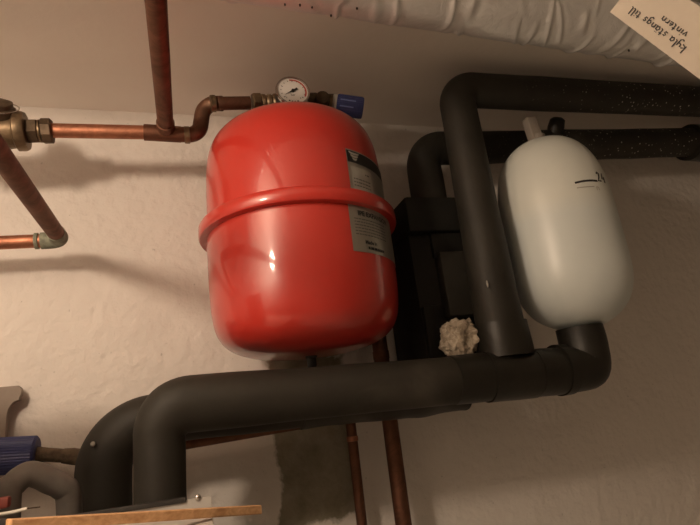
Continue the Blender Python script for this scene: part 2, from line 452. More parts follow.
def lines(bm, fn, x0, x1, ys, h):
    for y in ys:
        x = x0
        while x < x1:
            w = min(rr.uniform(.003, .009), x1 - x)
            vs = [bm.verts.new(fn(x + dx * w, y + dy)) for dx, dy in ((0, 0), (.5, 0), (1, 0), (1, h), (.5, h), (0, h))]
            bm.faces.new(vs); x += w + .0016
lines(b, lambda x, y: on1(x, y, .0021), .010, .058, (.014, .021, .028), .0022)
lines(b, lambda x, y: on1(x, y, .0021), .044, .058, (.042,), .003); obj('fine_print', b, 'grey_print', lab1)
lab2 = obj('label', tank_patch(LA0, LA1, .157, RZ - .013, .0009), 'silver', ves, label='lower silver label with black headline')
def on2(x, y, off=.0016): return tank_pt(LA0 + x * DEG, .157 + y, off)
b = BM(); text_bm(b, 'IPE EXPANSION', .0135, lambda x, y: on2(x + .020, y + .071), .0004); obj('headline', b, 'black_print', lab2)
b = BM(); lines(b, on2, .010, .10, [.033 + .006 * k for k in range(6)], .0018); obj('fine_print', b, 'grey_print', lab2)
b = BM(); text_bm(b, 'Made in', .010, lambda x, y: on2(x + .030, y + .017), .0004); lines(b, on2, .036, .085, (.007,), .005); obj('maker_line', b, 'black_print', lab2)

# ------------------------------------------------------------------ copper run along the top with tee and swan neck
DC = .205
def cup(bm, p, ax, r, L): lathe(bm, p, ax, [(r * .97, 0), (r * 1.16, .001), (r * 1.16, L - .001), (r * .97, L)], 28)
r28 = .0145
a0, a1 = P(50, 130.5, DC), P(150, 132.5, DC)
run = thing('copper_pipe', 'horizontal copper pipe with swan-neck bend, from brass valve to the red tank top', 'pipe', a0)
b = BM(); tube(b, [a0, a1], r28); obj('pipe_length', b, 'copper', run)
tee_c = P(165, 133.5, DC); t1 = P(188, 135, DC)
b = BM(); tube(b, [P(144, 132.3, DC), P(181, 134.5, DC)], .0172); obj('tee_fitting', b, 'copper_dull', run)
n0, n1, n2, n3 = t1, P(199, 135, DC), P(204, 103.5, DC), P(250, 103, .222)
b = BM(); tube(b, fillet([P(178, 134.4, DC), n1, n2, P(222, 103.5, .224)], [.026, .026], 12), .0165); obj('swan_neck', b, 'copper_dull', run)
for p, q in ((P(187, 135, DC), n1), (P(213, 103.6, .225), n3)):
    b = BM(); d_ = (q - p).normalized(); cup(b, p - d_ * .006, d_, .0158, .012); obj('solder_joint', b, 'brass', run)
b = BM(); tube(b, [P(218, 103.5, .224), n3], r28); obj('pipe_length', b, 'copper_dull', run)
# branch towards the room
br0 = P(166, 131, DC); br1 = PZ(153.5, -30, br0.z - .016)
br = thing('copper_pipe', 'copper pipe coming off the tee towards the room, close under the ceiling', 'pipe', br0)
dB = (br1 - br0).normalized(); brE = br0 + dB * ((-.95 - br0.y) / dB.y)
b = BM(); tube(b, [br0, brE], .0158); obj('pipe_length', b, 'copper_dull', br)
b = BM(); cup(b, br0 + dB * .010, dB, .0158, .026); obj('tee_socket', b, 'copper_dull', br)

# ------------------------------------------------------------------ brass valve at far left
va = P(-25, 132, DC); vd = (P(50, 131, DC) - va).normalized()
def along(px): return (P(px, 132, DC) - va).dot(vd)
valve = thing('brass_valve', 'weathered brass valve at left edge, joining the horizontal copper pipe', 'valve', va)
b = BM(); lathe(b, va, vd, [(.02, -.05), (.034, -.045), (.036, 0), (.034, along(8)), (.032, along(17))], 36); obj('body', b, 'brass', valve)
b = BM(); lathe(b, va, vd, [(.033, along(15)), (.0385, along(17)), (.0385, along(24)), (.036, along(27)), (.026, along(28))], 40); obj('collar', b, 'brass', valve)
b = BM(); tube(b, [va - vd * .04, va + vd * ((X0 - va.x) / vd.x)], .018); obj('pipe_stub', b, 'copper_dull', valve)
b = BM(); prism(b, va + vd * along(27), vd, .0255, along(39.5) - along(27)); obj('union_nut', b, 'brass_dark', valve)
b = BM(); lathe(b, va, vd, [(.020, along(38)), (.0225, along(39.5)), (.0225, along(41)), (.019, along(42))], 32); obj('union_ring', b, 'brass', valve)
b = BM(); prism(b, va + vd * along(41.5), vd, .0255, along(53) - along(41.5), 8); obj('union_nut', b, 'brass_dark', valve)
vb = P(-2, 114, DC + .02); vax = V((0.05, -.75, .65)).normalized()
b = BM(); lathe(b, vb - vax * .03, vax, [(.024, 0), (.026, .02), (.031, .028), (.031, .040), (.027, .043), (.027, .052), (.017, .056), (0, .057)], 32); bon = obj('bonnet', b, 'brass_dark', valve)
b = BM(); c0 = vb + vax * .012; _, ua, ub = frame(vax)
tube(b, [c0 + ua * .036 * cos(t) + ub * .036 * sin(t) for t in [2 * pi * k / 40 for k in range(41)]], .0013, 8); obj('seal_wire', b, 'chrome', valve)

# ------------------------------------------------------------------ lower left copper pipe with elbow
el = P(61, 240, .11); e0 = P(-40, 244.5, .11); e0 = el + (e0 - el) * ((X0 - el.x) / (e0.x - el.x))
lowp = thing('copper_pipe', 'copper pipe elbow at left edge, turning from the wall towards the room', 'pipe', el)
ed = V((-.012, -1, 0.0)).normalized(); eE = el + ed * .85
h1 = el + (e0 - el).normalized() * .06
b = BM(); tube(b, [e0, el + (e0 - el).normalized() * .018], .0138); obj('pipe_length', b, 'copper', lowp)
b = BM(); tube(b, [el + ed * .02, eE], .0158); obj('pipe_length', b, 'copper_dull', lowp)
b = BM(); tube(b, fillet([el + (e0 - el).normalized() * .036, el, el + ed * .045], [.020], 10), .0172); obj('elbow', b, 'verdigris', lowp, label='green tarnished elbow')
b = BM(); cup(b, el + (e0 - el).normalized() * .040, (e0 - el), .0145, .008); obj('solder_joint', b, 'verdigris', lowp)

# ------------------------------------------------------------------ safety group on top of the tank: manifold, gauge, blue relief valve
m0 = P(251, 103, .222); m1 = P(333, 102, .222); md = (m1 - m0).normalized(); ML = (m1 - m0).length
def ma(px): return (P(px, 102.5, .222) - m0).dot(md)
man = thing('brass_manifold', 'brass manifold with union nuts on the red tank, carrying the gauge', 'pipe fitting', m0)
b = BM(); prism(b, m0 + md * ma(252), md, .0235, ma(261) - ma(252)); obj('union_nut', b, 'brass', man)
b = BM(); lathe(b, m0, md, [(.0165, ma(260)), (.019, ma(262)), (.019, ma(265)), (.016, ma(266)), (.019, ma(268)), (.019, ma(271)), (.0165, ma(272)), (.020, ma(274)), (.020, ma(277))], 32); obj('threaded_nipple', b, 'brass', man)
b = BM(); lathe(b, m0, md, [(.016, ma(276)), (.0215, ma(278)), (.0215, ma(316)), (.018, ma(319)), (.0185, ma(336))], 36); obj('body', b, 'brass_dark', man)
tp = m0 + md * ((AX.x - m0.x) / md.x)
b = BM(); lathe(b, V((AX.x, AX.y, TB + TH - .004)), (0, 0, 1), [(.022, 0), (.022, .006), (.016, .008), (.016, tp.z - TB - TH + .004)], 32); obj('tank_connection', b, 'brass_dark', man)
pk = P(321, 106, .222); b = BM(); lathe(b, pk + V((0, 0, 0)), (-.1, -1, 0), [(.013, 0), (.013, .022), (.0155, .023), (.0155, .036), (.011, .040), (0, .041)], 24); obj('test_plug', b, 'brass_dark', man)

gc = P(293, 91, .295); gn = V((-.02, -1, .06)).normalized()
gau = thing('pressure_gauge', 'round pressure gauge with white dial and red arc above the red tank', 'gauge', gc)
_, gu, gv = frame(gn)                    # gu: up, gv: left or right
gright = gu.cross(gn) * -1
if gright.dot(V((1, 0, 0))) < 0: gright = -gright
b = BM(); lathe(b, gc - gn * .030, gn, [(.012, -.03), (.013, -.001), (.030, 0), (.0355, .004), (.0355, .025), (.033, .0265)], 48); obj('case', b, 'gauge_black', gau)
b = BM(); lathe(b, gc, gn, [(.0325, -.006), (.0372, -.006), (.0378, -.002), (.0365, .002), (.0335, .0028), (.0322, .001), (.0322, -.001)], 56); obj('bezel', b, 'chrome', gau)
b = BM(); lathe(b, gc, gn, [(0, 0), (.0328, 0), (.0328, -.002), (0, -.002)], 48)
dial = obj('dial', b, 'dial', gau)
def dp(x, y, off=.0005): return gc + gright * x + gu * y + gn * off
def arc(bm, r0, r1, a0, a1, n=24, off=.0006):       # clock angle in degrees, 0 = up
    A = [[bm.verts.new(dp(r * sin(radians(a)), r * cos(radians(a)), off)) for r in (r0, r1)] for a in [a0 + (a1 - a0) * k / n for k in range(n + 1)]]
    for p, q in zip(A, A[1:]): bm.faces.new((p[0], p[1], q[1], q[0]))
b = BM(); arc(b, .0262, .0297, -12, 118); obj('red_arc', b, 'dial_red', dial)
b = BM()
for k in range(13):
    a = -130 + 260 * k / 12; arc(b, .0232 if k % 3 == 0 else .0248, .0272, a - 1.6, a + 1.6, 2, .0008)
obj('scale_ticks', b, 'black_print', dial)
b = BM(); text_bm(b, 'bar', .0075, lambda x, y: dp(x - .006, y - .0125)); text_bm(b, '0', .006, lambda x, y: dp(x - .017, y - .02)); text_bm(b, '4', .006, lambda x, y: dp(x + .013, y - .02))
for k in range(4): arc(b, .0255, .0285, 158 + k * 13, 166 + k * 13, 3)
obj('lettering', b, 'black_print', dial)
b = BM(); na = radians(-122); nd = V((sin(na), cos(na)))
def npt(l, w): return dp(nd.x * l - nd.y * w, nd.y * l + nd.x * w, .0022)
f = [b.verts.new(npt(l, w)) for l, w in ((.024, 0), (.006, .0014), (-.006, .0017), (-.011, .003), (-.011, -.003), (-.006, -.0017), (.006, -.0014))]; b.faces.new(f)
bmesh.ops.solidify(b, geom=b.faces[:], thickness=.0006)
lathe(b, dp(0, 0, 0), gn, [(.0038, 0), (.0038, .003), (.002, .0035), (0, .0036)], 20); obj('needle', b, 'gauge_black', gau)

s0 = P(333, 104, .222); sd = (P(364, 108.5, .235) - s0).normalized(); sL = (P(363, 108, .235) - s0).length
saf = thing('safety_valve', 'small safety valve with blue ribbed cap right of the pressure gauge', 'valve', s0)
def ribbed(bm, o, d, r, L, ribs=36, dep=.035):
    ax, a, c = frame(d); rings = []
    for rr_, t in ((.86, 0), (1, .004), (1, L - .006), (.97, L - .002), (.9, L)):
        rings.append([bm.verts.new(o + ax * t + (a * cos(2 * pi * k / (ribs * 2)) + c * sin(2 * pi * k / (ribs * 2))) * r * rr_ * (1 - (dep if k % 2 else 0))) for k in range(ribs * 2)])
    for A, B in zip(rings, rings[1:]):
        for k in range(len(A)): bm.faces.new((A[k], A[(k + 1) % len(A)], B[(k + 1) % len(A)], B[k]))
    bm.faces.new(rings[0]); bm.faces.new(rings[-1]); return bm
b = BM(); lathe(b, s0 - sd * .01, sd, [(.016, 0), (.021, .003), (.021, .012), (.018, .014)], 32); obj('valve_neck', b, 'brass', saf)
b = BM(); ribbed(b, s0 + sd * .008, sd, .0250, sL - .008, 30, .04); capb = obj('cap', b, 'blue', saf, 25)
b = BM(); lathe(b, s0, sd, [(.018, -.003), (.0235, -.001), (.0235, .008), (.02, .009)], 32); obj('pale_collar', b, 'pale_print', saf, label='pale plastic collar')
_, ca, cb = frame(sd)
b = BM()
fac = (CAM - s0); fac = (fac - sd * fac.dot(sd)).normalized(); fs = sd.cross(fac)
for k, (u0, u1) in enumerate(((.016, .052), (.016, .048))):
    th0 = radians(28 - 34 * k)
    A = []
    for i in range(9):
        t = u0 + (u1 - u0) * i / 8
        A.append([b.verts.new(s0 + sd * t + (fac * cos(th) - fs * sin(th)) * .0255) for th in (th0, th0 + radians(7))])
    for p, q in zip(A, A[1:]): b.faces.new((p[0], p[1], q[1], q[0]))
obj('cap_print', b, 'blue_text', capb)

# ------------------------------------------------------------------ black insulated pipes
DF, RF = .30, .0455
zf0, zf1 = P(170, 405, DF).z, P(520, 375, DF).z
xl = P(160, 470, DF).x; ztop = 1.27
pf0 = V((xl, -DF, ztop - .002)); pfa = V((xl, -DF, zf0)); xe = P(585, 352, DF).x; pfb = V((xe, -DF, zf1)); pfc = V((xe, -DF, P(588, 327, .33).z + .004))
fp = thing('insulated_pipe', 'thick black foam-covered pipe in front, running below the red tank to white tank', 'pipe', pf0)
fpath = fillet([pf0, pfa, V((P(540, 372, DF).x, -DF, zf1))], [.050], 14)
b = BM(); tube(b, fpath, lambda s: RF * (.88 + .14 * max(0, min(1, (s - .19) / .05)) - .02 * max(0, min(1, (s - .4) / .1))), 40, .035, 9); obj('foam_sleeve', b, 'foam', fp)
b = BM(); xs = P(532, 372, DF).x
tube(b, fillet([V((xs, -DF, zf1)), pfb, pfc], [.018], 6), .0480, 36, .12, 12); obj('elbow_wrap', b, 'tape', fp)
def wrap(x0, x1, r, m, nm='tape_wrap', wob=.06):
    b = BM(); za = zf0 + (zf1 - zf0) * (x0 - pfa.x) / (pfb.x - pfa.x); zb = zf0 + (zf1 - zf0) * (x1 - pfa.x) / (pfb.x - pfa.x)
    tube(b, [V((x0, -DF, za)), V((x1, -DF, zb))], r, 36, wob, 14); return obj(nm, b, m, fp)
wrap(P(452, 385, DF).x, P(488, 385, DF).x, .0475, 'tape')
wrap(P(486, 385, DF).x, P(533, 385, DF).x, .050, 'tape')
wrap(P(530, 385, DF).x, P(562, 385, DF).x, .0465, 'tape')
wrap(P(557, 372, DF).x, P(566, 372, DF).x, .0525, 'tape', 'wrap_ring')

# front riser
XR = P(478, 200, DF).x; ZR = P(455, 88, DF).z
rb = V((.616, -DF, zf1 + .042)); ru = V((.620, -DF, P(460, 90, DF).z)); rE = P(740, 105, DF)
rE = V((X1 - .02, -DF, ru.z - .0))
rend = P(702, 102, DF); slope = (rend.z - ru.z) / (rend.x - ru.x); rE = V((X1 - .02, -DF, ru.z + slope * (X1 - .02 - ru.x)))
ri = thing('insulated_pipe', 'upright black foam-covered pipe turning right below the ceiling, left of the white tank', 'pipe', rb)
b = BM(); tube(b, fillet([rb, ru, rE], [.045], 12), lambda s: .050 - .0085 * min(1, s / .2), 40, .03, 9); sl = obj('foam_sleeve', b, 'foam_specks', ri)
b = BM(); tube(b, [rb - V((0, 0, .004)), rb + V((0, 0, .065))], .0555, 36, .07, 12); obj('tape_wrap', b, 'tape', ri)
b = BM(); sp = P(487, 284, DF + .041)
lathe(b, sp, (-.1, -1, 0), [(0, .003), (.004, .002), (.004, 0), (0, 0)], 8); bmesh.ops.scale(b, verts=b.verts, vec=(.4, 1, 1.8), space=Matrix.Translation(-sp)); obj('scuff', b, 'pale_print', ri, label='small pale scuff')

# rear riser
DRr = .15
q0 = P(421, 215, DRr); q1 = P(420, 146, DRr); rx = q1.x
rz = P(420, 149, DRr).z; rendp = P(700, 142, DRr); rrE = V((X1 - .02, -DRr, rz + (rendp.z - rz) / (rendp.x - rx) * (X1 - .02 - rx)))
rr_t = thing('insulated_pipe', 'black foam-covered pipe out of the black box top, turning right behind the white tank', 'pipe', V((rx, -DRr, q0.z)))
b = BM(); tube(b, fillet([V((rx, -DRr, q0.z)), V((rx, -DRr, rz)), rrE], [.06], 12), .0435, 40, .04, 9); obj('foam_sleeve', b, 'foam_specks', rr_t)
jx = P(688, 143, DRr); b = BM(); tube(b, [jx, jx + V((.16, 0, 0))], .056, 36, .08, 12); obj('tape_wrap', b, 'tape', rr_t)

# rear lower pipe
rl = P(103, 470, .15); zr = P(300, 397, .15).z - .010
rp = thing('insulated_pipe', 'black foam-covered pipe behind the front one, bending down left of it', 'pipe', V((rl.x, -.15, ztop - .002)))
b = BM(); tube(b, fillet([V((rl.x - .004, -.15, ztop - .002)), V((rl.x + .006, -.15, zr)), V((.56, -.15, zr - .008))], [.085], 16), lambda s: .053 - .007 * min(1, s / .25), 40, .05, 9); obj('foam_sleeve', b, 'foam', rp)
b = BM(); tube(b, [V((P(300, 400, .15).x, -.15, zr - .006)), V((P(462, 395, .15).x, -.15, zr - .010))], .050, 36, .16, 16); obj('tape_wrap', b, 'tape', rp)
hp = P(93, 444, .195); b = BM(); lathe(b, hp, CAM - hp, [(0, .006), (.0035, .005), (.0045, 0), (.003, -.004)], 14); obj('pin_head', b, 'pale_print', rp)

# black insulated box
bx0, bx1 = P(407, 198, .21).x, P(497, 200, .21).x; bz1 = P(430, 196, .21).z
bx1 = .727; bz0 = zr + .045
bxt = thing('insulated_valve_box', 'tall black insulation box on the wall between the red and white tanks', 'insulation box', V(((bx0 + bx1) / 2, -.1, bz0)))
b = BM(); box(b, (bx0, -.185, bz0), (bx1, -.002, bz1 - .085), .006); obj('lower_shell', b, 'foam_dark', bxt)
b = BM(); box(b, (bx0 - .006, -.21, bz1 - .088), (bx1 + .004, -.002, bz1), .008); obj('lid_shell', b, 'foam_dark', bxt)
b = BM(); xa = P(441, 260, .215).x; box(b, (xa, -.215, bz0 + .10), (bx1 - .02, -.18, bz1 - .14), .004); obj('front_block', b, 'foam', bxt)
b = BM(); box(b, (xa - .004, -.195, bz1 - .15), (bx1 - .04, -.18, bz1 - .08), .003); obj('front_strip', b, 'foam_dark', bxt)
b = BM(); box(b, (xa - .055, -.20, bz0 + .005), (xa - .012, -.18, bz0 + .13), .004); obj('side_strip', b, 'foam_dark', bxt)

# mineral wool tuft
wc = P(459.5, 340, .275); wc.z += .002
b = BM(); bmesh.ops.create_icosphere(b, subdivisions=5, radius=1)
for v in b.verts:
    d_ = v.co.normalized(); q = V((max(-.8, min(.8, d_.x)) / .8, max(-.8, min(.8, d_.y)) / .8, max(-.82, min(.82, d_.z)) / .82))
    k = 1 + .22 * noise.noise(d_ * 2.3) + .14 * noise.noise(d_ * 6 + V((3, 1, 2))) + .07 * noise.noise(d_ * 15)
    if (d_ - V((.2, -.95, -.1)).normalized()).length < .35: k -= .18
    v.co = wc + V((q.x * .032, q.y * .030, q.z * .036)) * k
o = obj('mineral_wool_tuft', b, 'wool', None, 80, base=wc - V((0, 0, .03))); tag(o, 'ragged beige tuft of mineral wool on the black pipe, beside the upright pipe', 'insulation')

# ------------------------------------------------------------------ white vessel
WD, WR = .29, .1265
wx = .829; wz0 = P(588, 327, .33).z; wz1 = P(556, 138, .33).z + .006
WB = V((wx, -WD, wz0)); WH = wz1 - wz0
pr = [(r * WR / .146, z) for r, z in [(0, 0), (.03, .002), (.06, .009), (.09, .023), (.115, .043), (.133, .070), (.143, .102), (.146, .14), (.146, .20), (.1455, WH - .20), (.144, WH - .155), (.138, WH - .112), (.126, WH - .073), (.106, WH - .040), (.078, WH - .016), (.045, WH - .004), (0, WH)]]
prW = smooth_prof(pr)
wv = thing('white_vessel', 'white plastic pressure tank with a black level mark, right of the red tank', 'tank', WB)
wm = mat_whitetank(P(560, 200, WD + WR).z - wz0)
b = BM(); lathe(b, WB, (0, 0, 1), prW, 96); wbody = obj('body', b, wm, wv, 70)
nt_ = V((wx, -WD, wz1 - .006))
b = BM(); lathe(b, nt_, (0, 0, 1), [(.024, 0), (.024, .012), (.019, .015), (.019, .026)], 28); obj('neck', b, 'plastic_grey', wv)
b = BM(); box(b, (nt_.x - .018, nt_.y - .012, nt_.z + .014), (nt_.x + .010, nt_.y + .012, nt_.z + .075), .002)
bmesh.ops.rotate(b, verts=b.verts, cent=nt_, matrix=Matrix.Rotation(radians(-5), 3, 'Y')); obj('hanger_tab', b, 'plastic_grey', wv)
wcam = math.atan2(CAM.y - WB.y, CAM.x - WB.x)
def wrad(z):
    for (r0, z0), (r1, z1) in zip(prW, prW[1:]):
        if z0 <= z <= z1 and z1 > z0: return r0 + (r1 - r0) * (z - z0) / (z1 - z0)
    return WR
def wpt(px, py):                         # where the line of sight meets the vessel
    v = ray(px, py); z = P(px, py, WD + WR * .8).z - wz0
    for _ in range(6):
        R = wrad(z); o2 = V((CAM.x - wx, CAM.y + WD)); d2 = V((v.x, v.y)); A = d2.dot(d2); B_ = 2 * o2.dot(d2); C_ = o2.dot(o2) - R * R
        dis = B_ * B_ - 4 * A * C_
        t = (-B_ - math.sqrt(max(dis, 0))) / 2 / A; z = (CAM + v * t).z - wz0
    th = math.atan2((CAM + v * t).y + WD, (CAM + v * t).x - wx); return th, z
def wsurf(th, z, off=.0006): R = wrad(z) + off; return WB + V((cos(th) * R, sin(th) * R, z))
ta, za = wpt(575, 183); tb, zb = wpt(597, 181)
def wmark(bm, pts, w):                   # pts in (theta, z)
    P3 = [wsurf(*p) for p in pts]
    c = P3[len(P3) // 2]; ribbon(bm, P3, w, V((c.x - wx, c.y + WD, 0)), .0005); return bm
b = BM(); wmark(b, [(ta + (tb - ta) * k / 8, za + (zb - za) * k / 8 + .0015 * sin(pi * k / 8)) for k in range(9)], .0042); obj('level_line', b, 'ink', wbody)
tc, zc = wpt(577, 188); td, zd = wpt(594, 186.5)
b = BM(); wmark(b, [(tc + (td - tc) * k / 6, zc + (zd - zc) * k / 6) for k in range(7)], .002); obj('faded_line', b, 'ink_faint', wbody)
tn, zn = wpt(598, 181); sgn = 1 if tb > ta else -1
def wfn(x, y): return wsurf(tn + sgn * x * 1.35 / WR, zn + y)
def wnr(x, y): p = wfn(x, y); return V((p.x - wx, p.y + WD, 0))
b = BM(); write(b, '24', .0130, wfn, wnr, .0034); obj('level_number', b, 'ink', wbody)
tn, zn = wpt(597, 190)
b = BM(); write(b, 'n', .008, wfn, wnr, .0015); obj('faded_letter', b, 'ink_faint', wbody)

# black knob behind the white vessel's neck
kb = P(551, 127, .17); o = BM(); lathe(o, V((kb.x, -.17, kb.z - .035)), (0.1, -.5, .9), [(.020, .0), (.022, .03), (.020, .05), (.012, .056), (0, .057)], 24, wob=.1); obj('foam_plug', o, 'tape', rr_t)

# ------------------------------------------------------------------ silver foil duct
zt = 2.105; T1, T2 = PZ(237, 4, zt), PZ(638, 62, zt); du = (T2 - T1).normalized(); RD = .066
vv = (T1 + T2) / 2 - CAM; nn = vv.cross(du).normalized()
if nn.z < 0: nn = -nn
dA, dB2 = T1 + nn * RD, T2 + nn * RD
sA = dA + du * ((X0 + .02 - dA.x) / du.x); sB = dA + du * min((X1 - .03 - dA.x) / du.x, (-.08 - dA.y) / du.y if du.y > 0 else 99)
rc_ = random.Random(11)
CREASE = [(rc_.uniform(0, 3.4), rc_.uniform(1.0, 3.9), rc_.uniform(-.012, .045), rc_.uniform(-.02, .02), rc_.uniform(.35, 1.3), rc_.uniform(.0015, .0052), rc_.uniform(.0035, .009)) for _ in range(130)]
dct = thing('foil_duct', 'silver foil wrapped duct running along the ceiling', 'duct', sA)
b = BM(); Ld = (sB - sA).length; nl, ns = int(Ld / .0035), 96; _, a_, c_ = frame(du, (0, 0, 1)); rings = []
for i in range(nl + 1):
    p = sA + du * (Ld * i / nl); ring = []
    for k in range(ns):
        th = 2 * pi * k / ns; q = a_ * cos(th) + c_ * sin(th); s = Ld * i / nl
        d_ = .0016 * noise.noise(V((s * 12, cos(th) * 1.6, sin(th) * 1.6)))
        for (sc_, tc_, sl_, cv_, ln_, am_, wd_) in CREASE:
            if abs(s - sc_) > .09: continue
            dt = (th - tc_ + pi) % (2 * pi) - pi
            if abs(dt) > ln_: continue
            e_ = (s - sc_ - sl_ * dt - cv_ * dt * dt) / wd_
            d_ += am_ * (1 - (dt / ln_) ** 2) * (math.exp(-e_ * e_) - .55 * math.exp(-(e_ - 1.7) ** 2))
        ring.append(b.verts.new(p + q * (RD + d_ - .002)))
    rings.append(ring)
for A, B2 in zip(rings, rings[1:]):
    for k in range(ns): b.faces.new((A[k], A[(k + 1) % ns], B2[(k + 1) % ns], B2[k]))
b.faces.new(rings[0]); b.faces.new(rings[-1]); obj('foil_sleeve', b, 'foil', dct, 180)
def duct_hit(px, py):
    v = ray(px, py).normalized(); o_ = CAM - dA; w = v - du * v.dot(du); x = o_ - du * o_.dot(du)
    A = w.dot(w); B_ = 2 * w.dot(x); C_ = x.dot(x) - RD * RD; D_ = B_ * B_ - 4 * A * C_
    if D_ < 0: return None
    return CAM + v * ((-B_ - math.sqrt(D_)) / 2 / A)
for px, py in ((285, 5), (300, 5.5), (312, 7.5), (331, 16), (357, 9), (629, 51)):
    h = duct_hit(px, py)
    if h:
        ctr = dA + du * (h - dA).dot(du); nr = (h - ctr).normalized()
        b = BM(); lathe(b, h - nr * .004, nr, [(.0016, 0), (.0016, .004), (.001, .0055), (0, .006)], 12); obj('fixing_pin', b, 'gauge_black', dct)

# ------------------------------------------------------------------ handwritten card on the duct
c00 = CAM + ray(610, 12) * .60; en = V((-.86, -.40, -.30)).normalized()
def onplane(px, py):
    v = ray(px, py); return CAM + v * ((c00 - CAM).dot(en) / v.dot(en))
eu = (onplane(745, 113) - c00).normalized(); ew = en.cross(eu)
if ew.z < 0: ew = -ew
Wc = (onplane(690, 0) - c00).dot(ew); Lc = (onplane(745, 113) - c00).length
crd = thing('paper_card', 'off-white card with upside-down handwriting, hanging below the silver duct', 'card', c00)
def cp(x, y, off=0): return c00 + eu * x + ew * y + en * (off + .006 * (x / Lc - .3) ** 2)
b = BM(); g = [[b.verts.new(cp(Lc * i / 16, Wc * j / 4)) for j in range(5)] for i in range(17)]
for i in range(16):
    for j in range(4): b.faces.new((g[i][j], g[i + 1][j], g[i + 1][j + 1], g[i][j + 1]))
bmesh.ops.solidify(b, geom=b.faces[:], thickness=.0006); pap = obj('paper', b, 'paper', crd, 60)
st = cp(Lc * .90, Wc * .6); b = BM(); tube(b, [st - V((0, 0, .004)), V((st.x, st.y, ZC))], .0008, 8); obj('string', b, 'wire', crd)
def at_card(px, py): q = onplane(px, py) - c00; return q.dot(eu), q.dot(ew)
for s, (p0, p1) in (('kyla stängs till', ((687, 47), (632, 6))), ('vintern', ((688.5, 33), (663, 15)))):
    x0_, y0_ = at_card(*p0); x1_, y1_ = at_card(*p1)
    Lw = math.hypot(x1_ - x0_, y1_ - y0_); dx, dy = (x1_ - x0_) / Lw, (y1_ - y0_) / Lw
    adv = sum(GLYPH['a' if c == 'ä' else c][0] + .12 for c in s); hh = Lw / adv
    b = BM(); write(b, s, hh, lambda x, y: cp(x0_ + dx * x - dy * y * .62, y0_ + dy * x + dx * y * .62, .0006), en, .0011); obj('handwriting', b, 'ink', pap)

# ------------------------------------------------------------------ thin copper pipes low on the wall
cA, cB = P(120, 455, .05), P(346, 416, .05)
cE = V((P(357, 480, .05).x, -.05, 0))
cr = thing('copper_pipe', 'thin copper pipe along the wall, its elbow turning down right of the bare mortar patch', 'pipe', V((cE.x, -.05, 0)))
b = BM(); tube(b, fillet([cA, V((cE.x, -.05, cB.z)), cE], [.018], 10), .0115); obj('pipe_length', b, 'copper_dull', cr)
jz = P(351, 437, .05).z; b = BM(); cup(b, V((cE.x, -.05, jz - .01)), (0, 0, 1), .0113, .012); obj('solder_joint', b, 'copper', cr)
xp = P(391, 430, .085).x
cs = thing('copper_pipe', 'straight upright copper pipe passing behind the black pipe, right of the thin elbowed one', 'pipe', V((xp, -.085, 0)))
b = BM(); tube(b, [V((xp, -.085, 0)), V((xp, -.085, 1.95))], .0178); obj('pipe_length', b, 'copper_dull', cs)
b = BM(); cup(b, V((xp, -.085, P(376, 360, .085).z)), (0, 0, 1), .0165, .02); obj('solder_joint', b, 'copper_dull', cs)

# ------------------------------------------------------------------ blue capped valve bottom left
w0 = P(37, 454, .06); w1 = P(-30, 458, .06); wdv = (w1 - w0).normalized()
sv = thing('drain_valve', 'valve with large blue ribbed cap at left edge, above the grey hose', 'valve', w0)
b = BM(); ribbed(b, w0, wdv, .034, .17, 40, .035); obj('cap', b, 'blue', sv, 25)
j1 = P(98, 458, .05); jd = (j1 - w0)
b = BM(); tube(b, [w0 - wdv * -.01, w0 + jd * .45], .0135, 24, .25, 40); tube(b, [w0 + jd * .42, w0 + jd * .72], .0155, 24, .3, 40); tube(b, [w0 + jd * .70, cA], .0135, 24, .2, 40); obj('hemp_joint', b, 'hemp', sv)

# ------------------------------------------------------------------ wall bracket at the left edge
kx = P(27, 391, 0).x; zt1, zt0 = P(20, 384.5, .05).z, P(20, 398, .05).z
xr = P(18, 391, .055).x; xpst = P(2.5, 420, .055).x; zb_ = P(8, 452, .03).z
brk = BM(); prf = []
def kp(x, z): prf.append((x, z))
Wd = .16
kp(xr - Wd, zt1); kp(xr - .006, zt1)
for k in range(9): t = pi / 2 - pi * .75 * k / 8; kp(xr - .010 + .010 * cos(t), (zt1 + zt0) / 2 + (zt1 - zt0) / 2 * sin(t))
for k in range(7): t = pi / 2 * k / 6; kp(xpst + .02 * (1 - sin(t)), zt0 - .002 - .03 * (1 - cos(t)))
kp(xpst, zb_); kp(xpst - .07, zb_)
for k in range(7): t = pi / 2 * (1 - k / 6); kp(xpst - .07 - .02 * (1 - sin(t)), zt0 - .002 - .03 * (1 - cos(t)))
kp(xr - Wd, zt0)
fv = [brk.verts.new((x, -.034, z)) for x, z in prf]; bv = [brk.verts.new((x, -.016, z)) for x, z in prf]
brk.faces.new(fv); brk.faces.new(bv[::-1])
for i in range(len(fv)): j = (i + 1) % len(fv); brk.faces.new((fv[i], bv[i], bv[j], fv[j]))
box(brk, (xpst - .06, -.018, zb_ + .01), (xpst - .012, 0, zt1 - .004), .002)
o = obj('wall_bracket', brk, 'plastic_brown', None, 30, base=V((xr - Wd / 2, 0, zb_))); tag(o, 'brown T-shaped bracket on the wall at the left edge, above the blue cap', 'bracket')

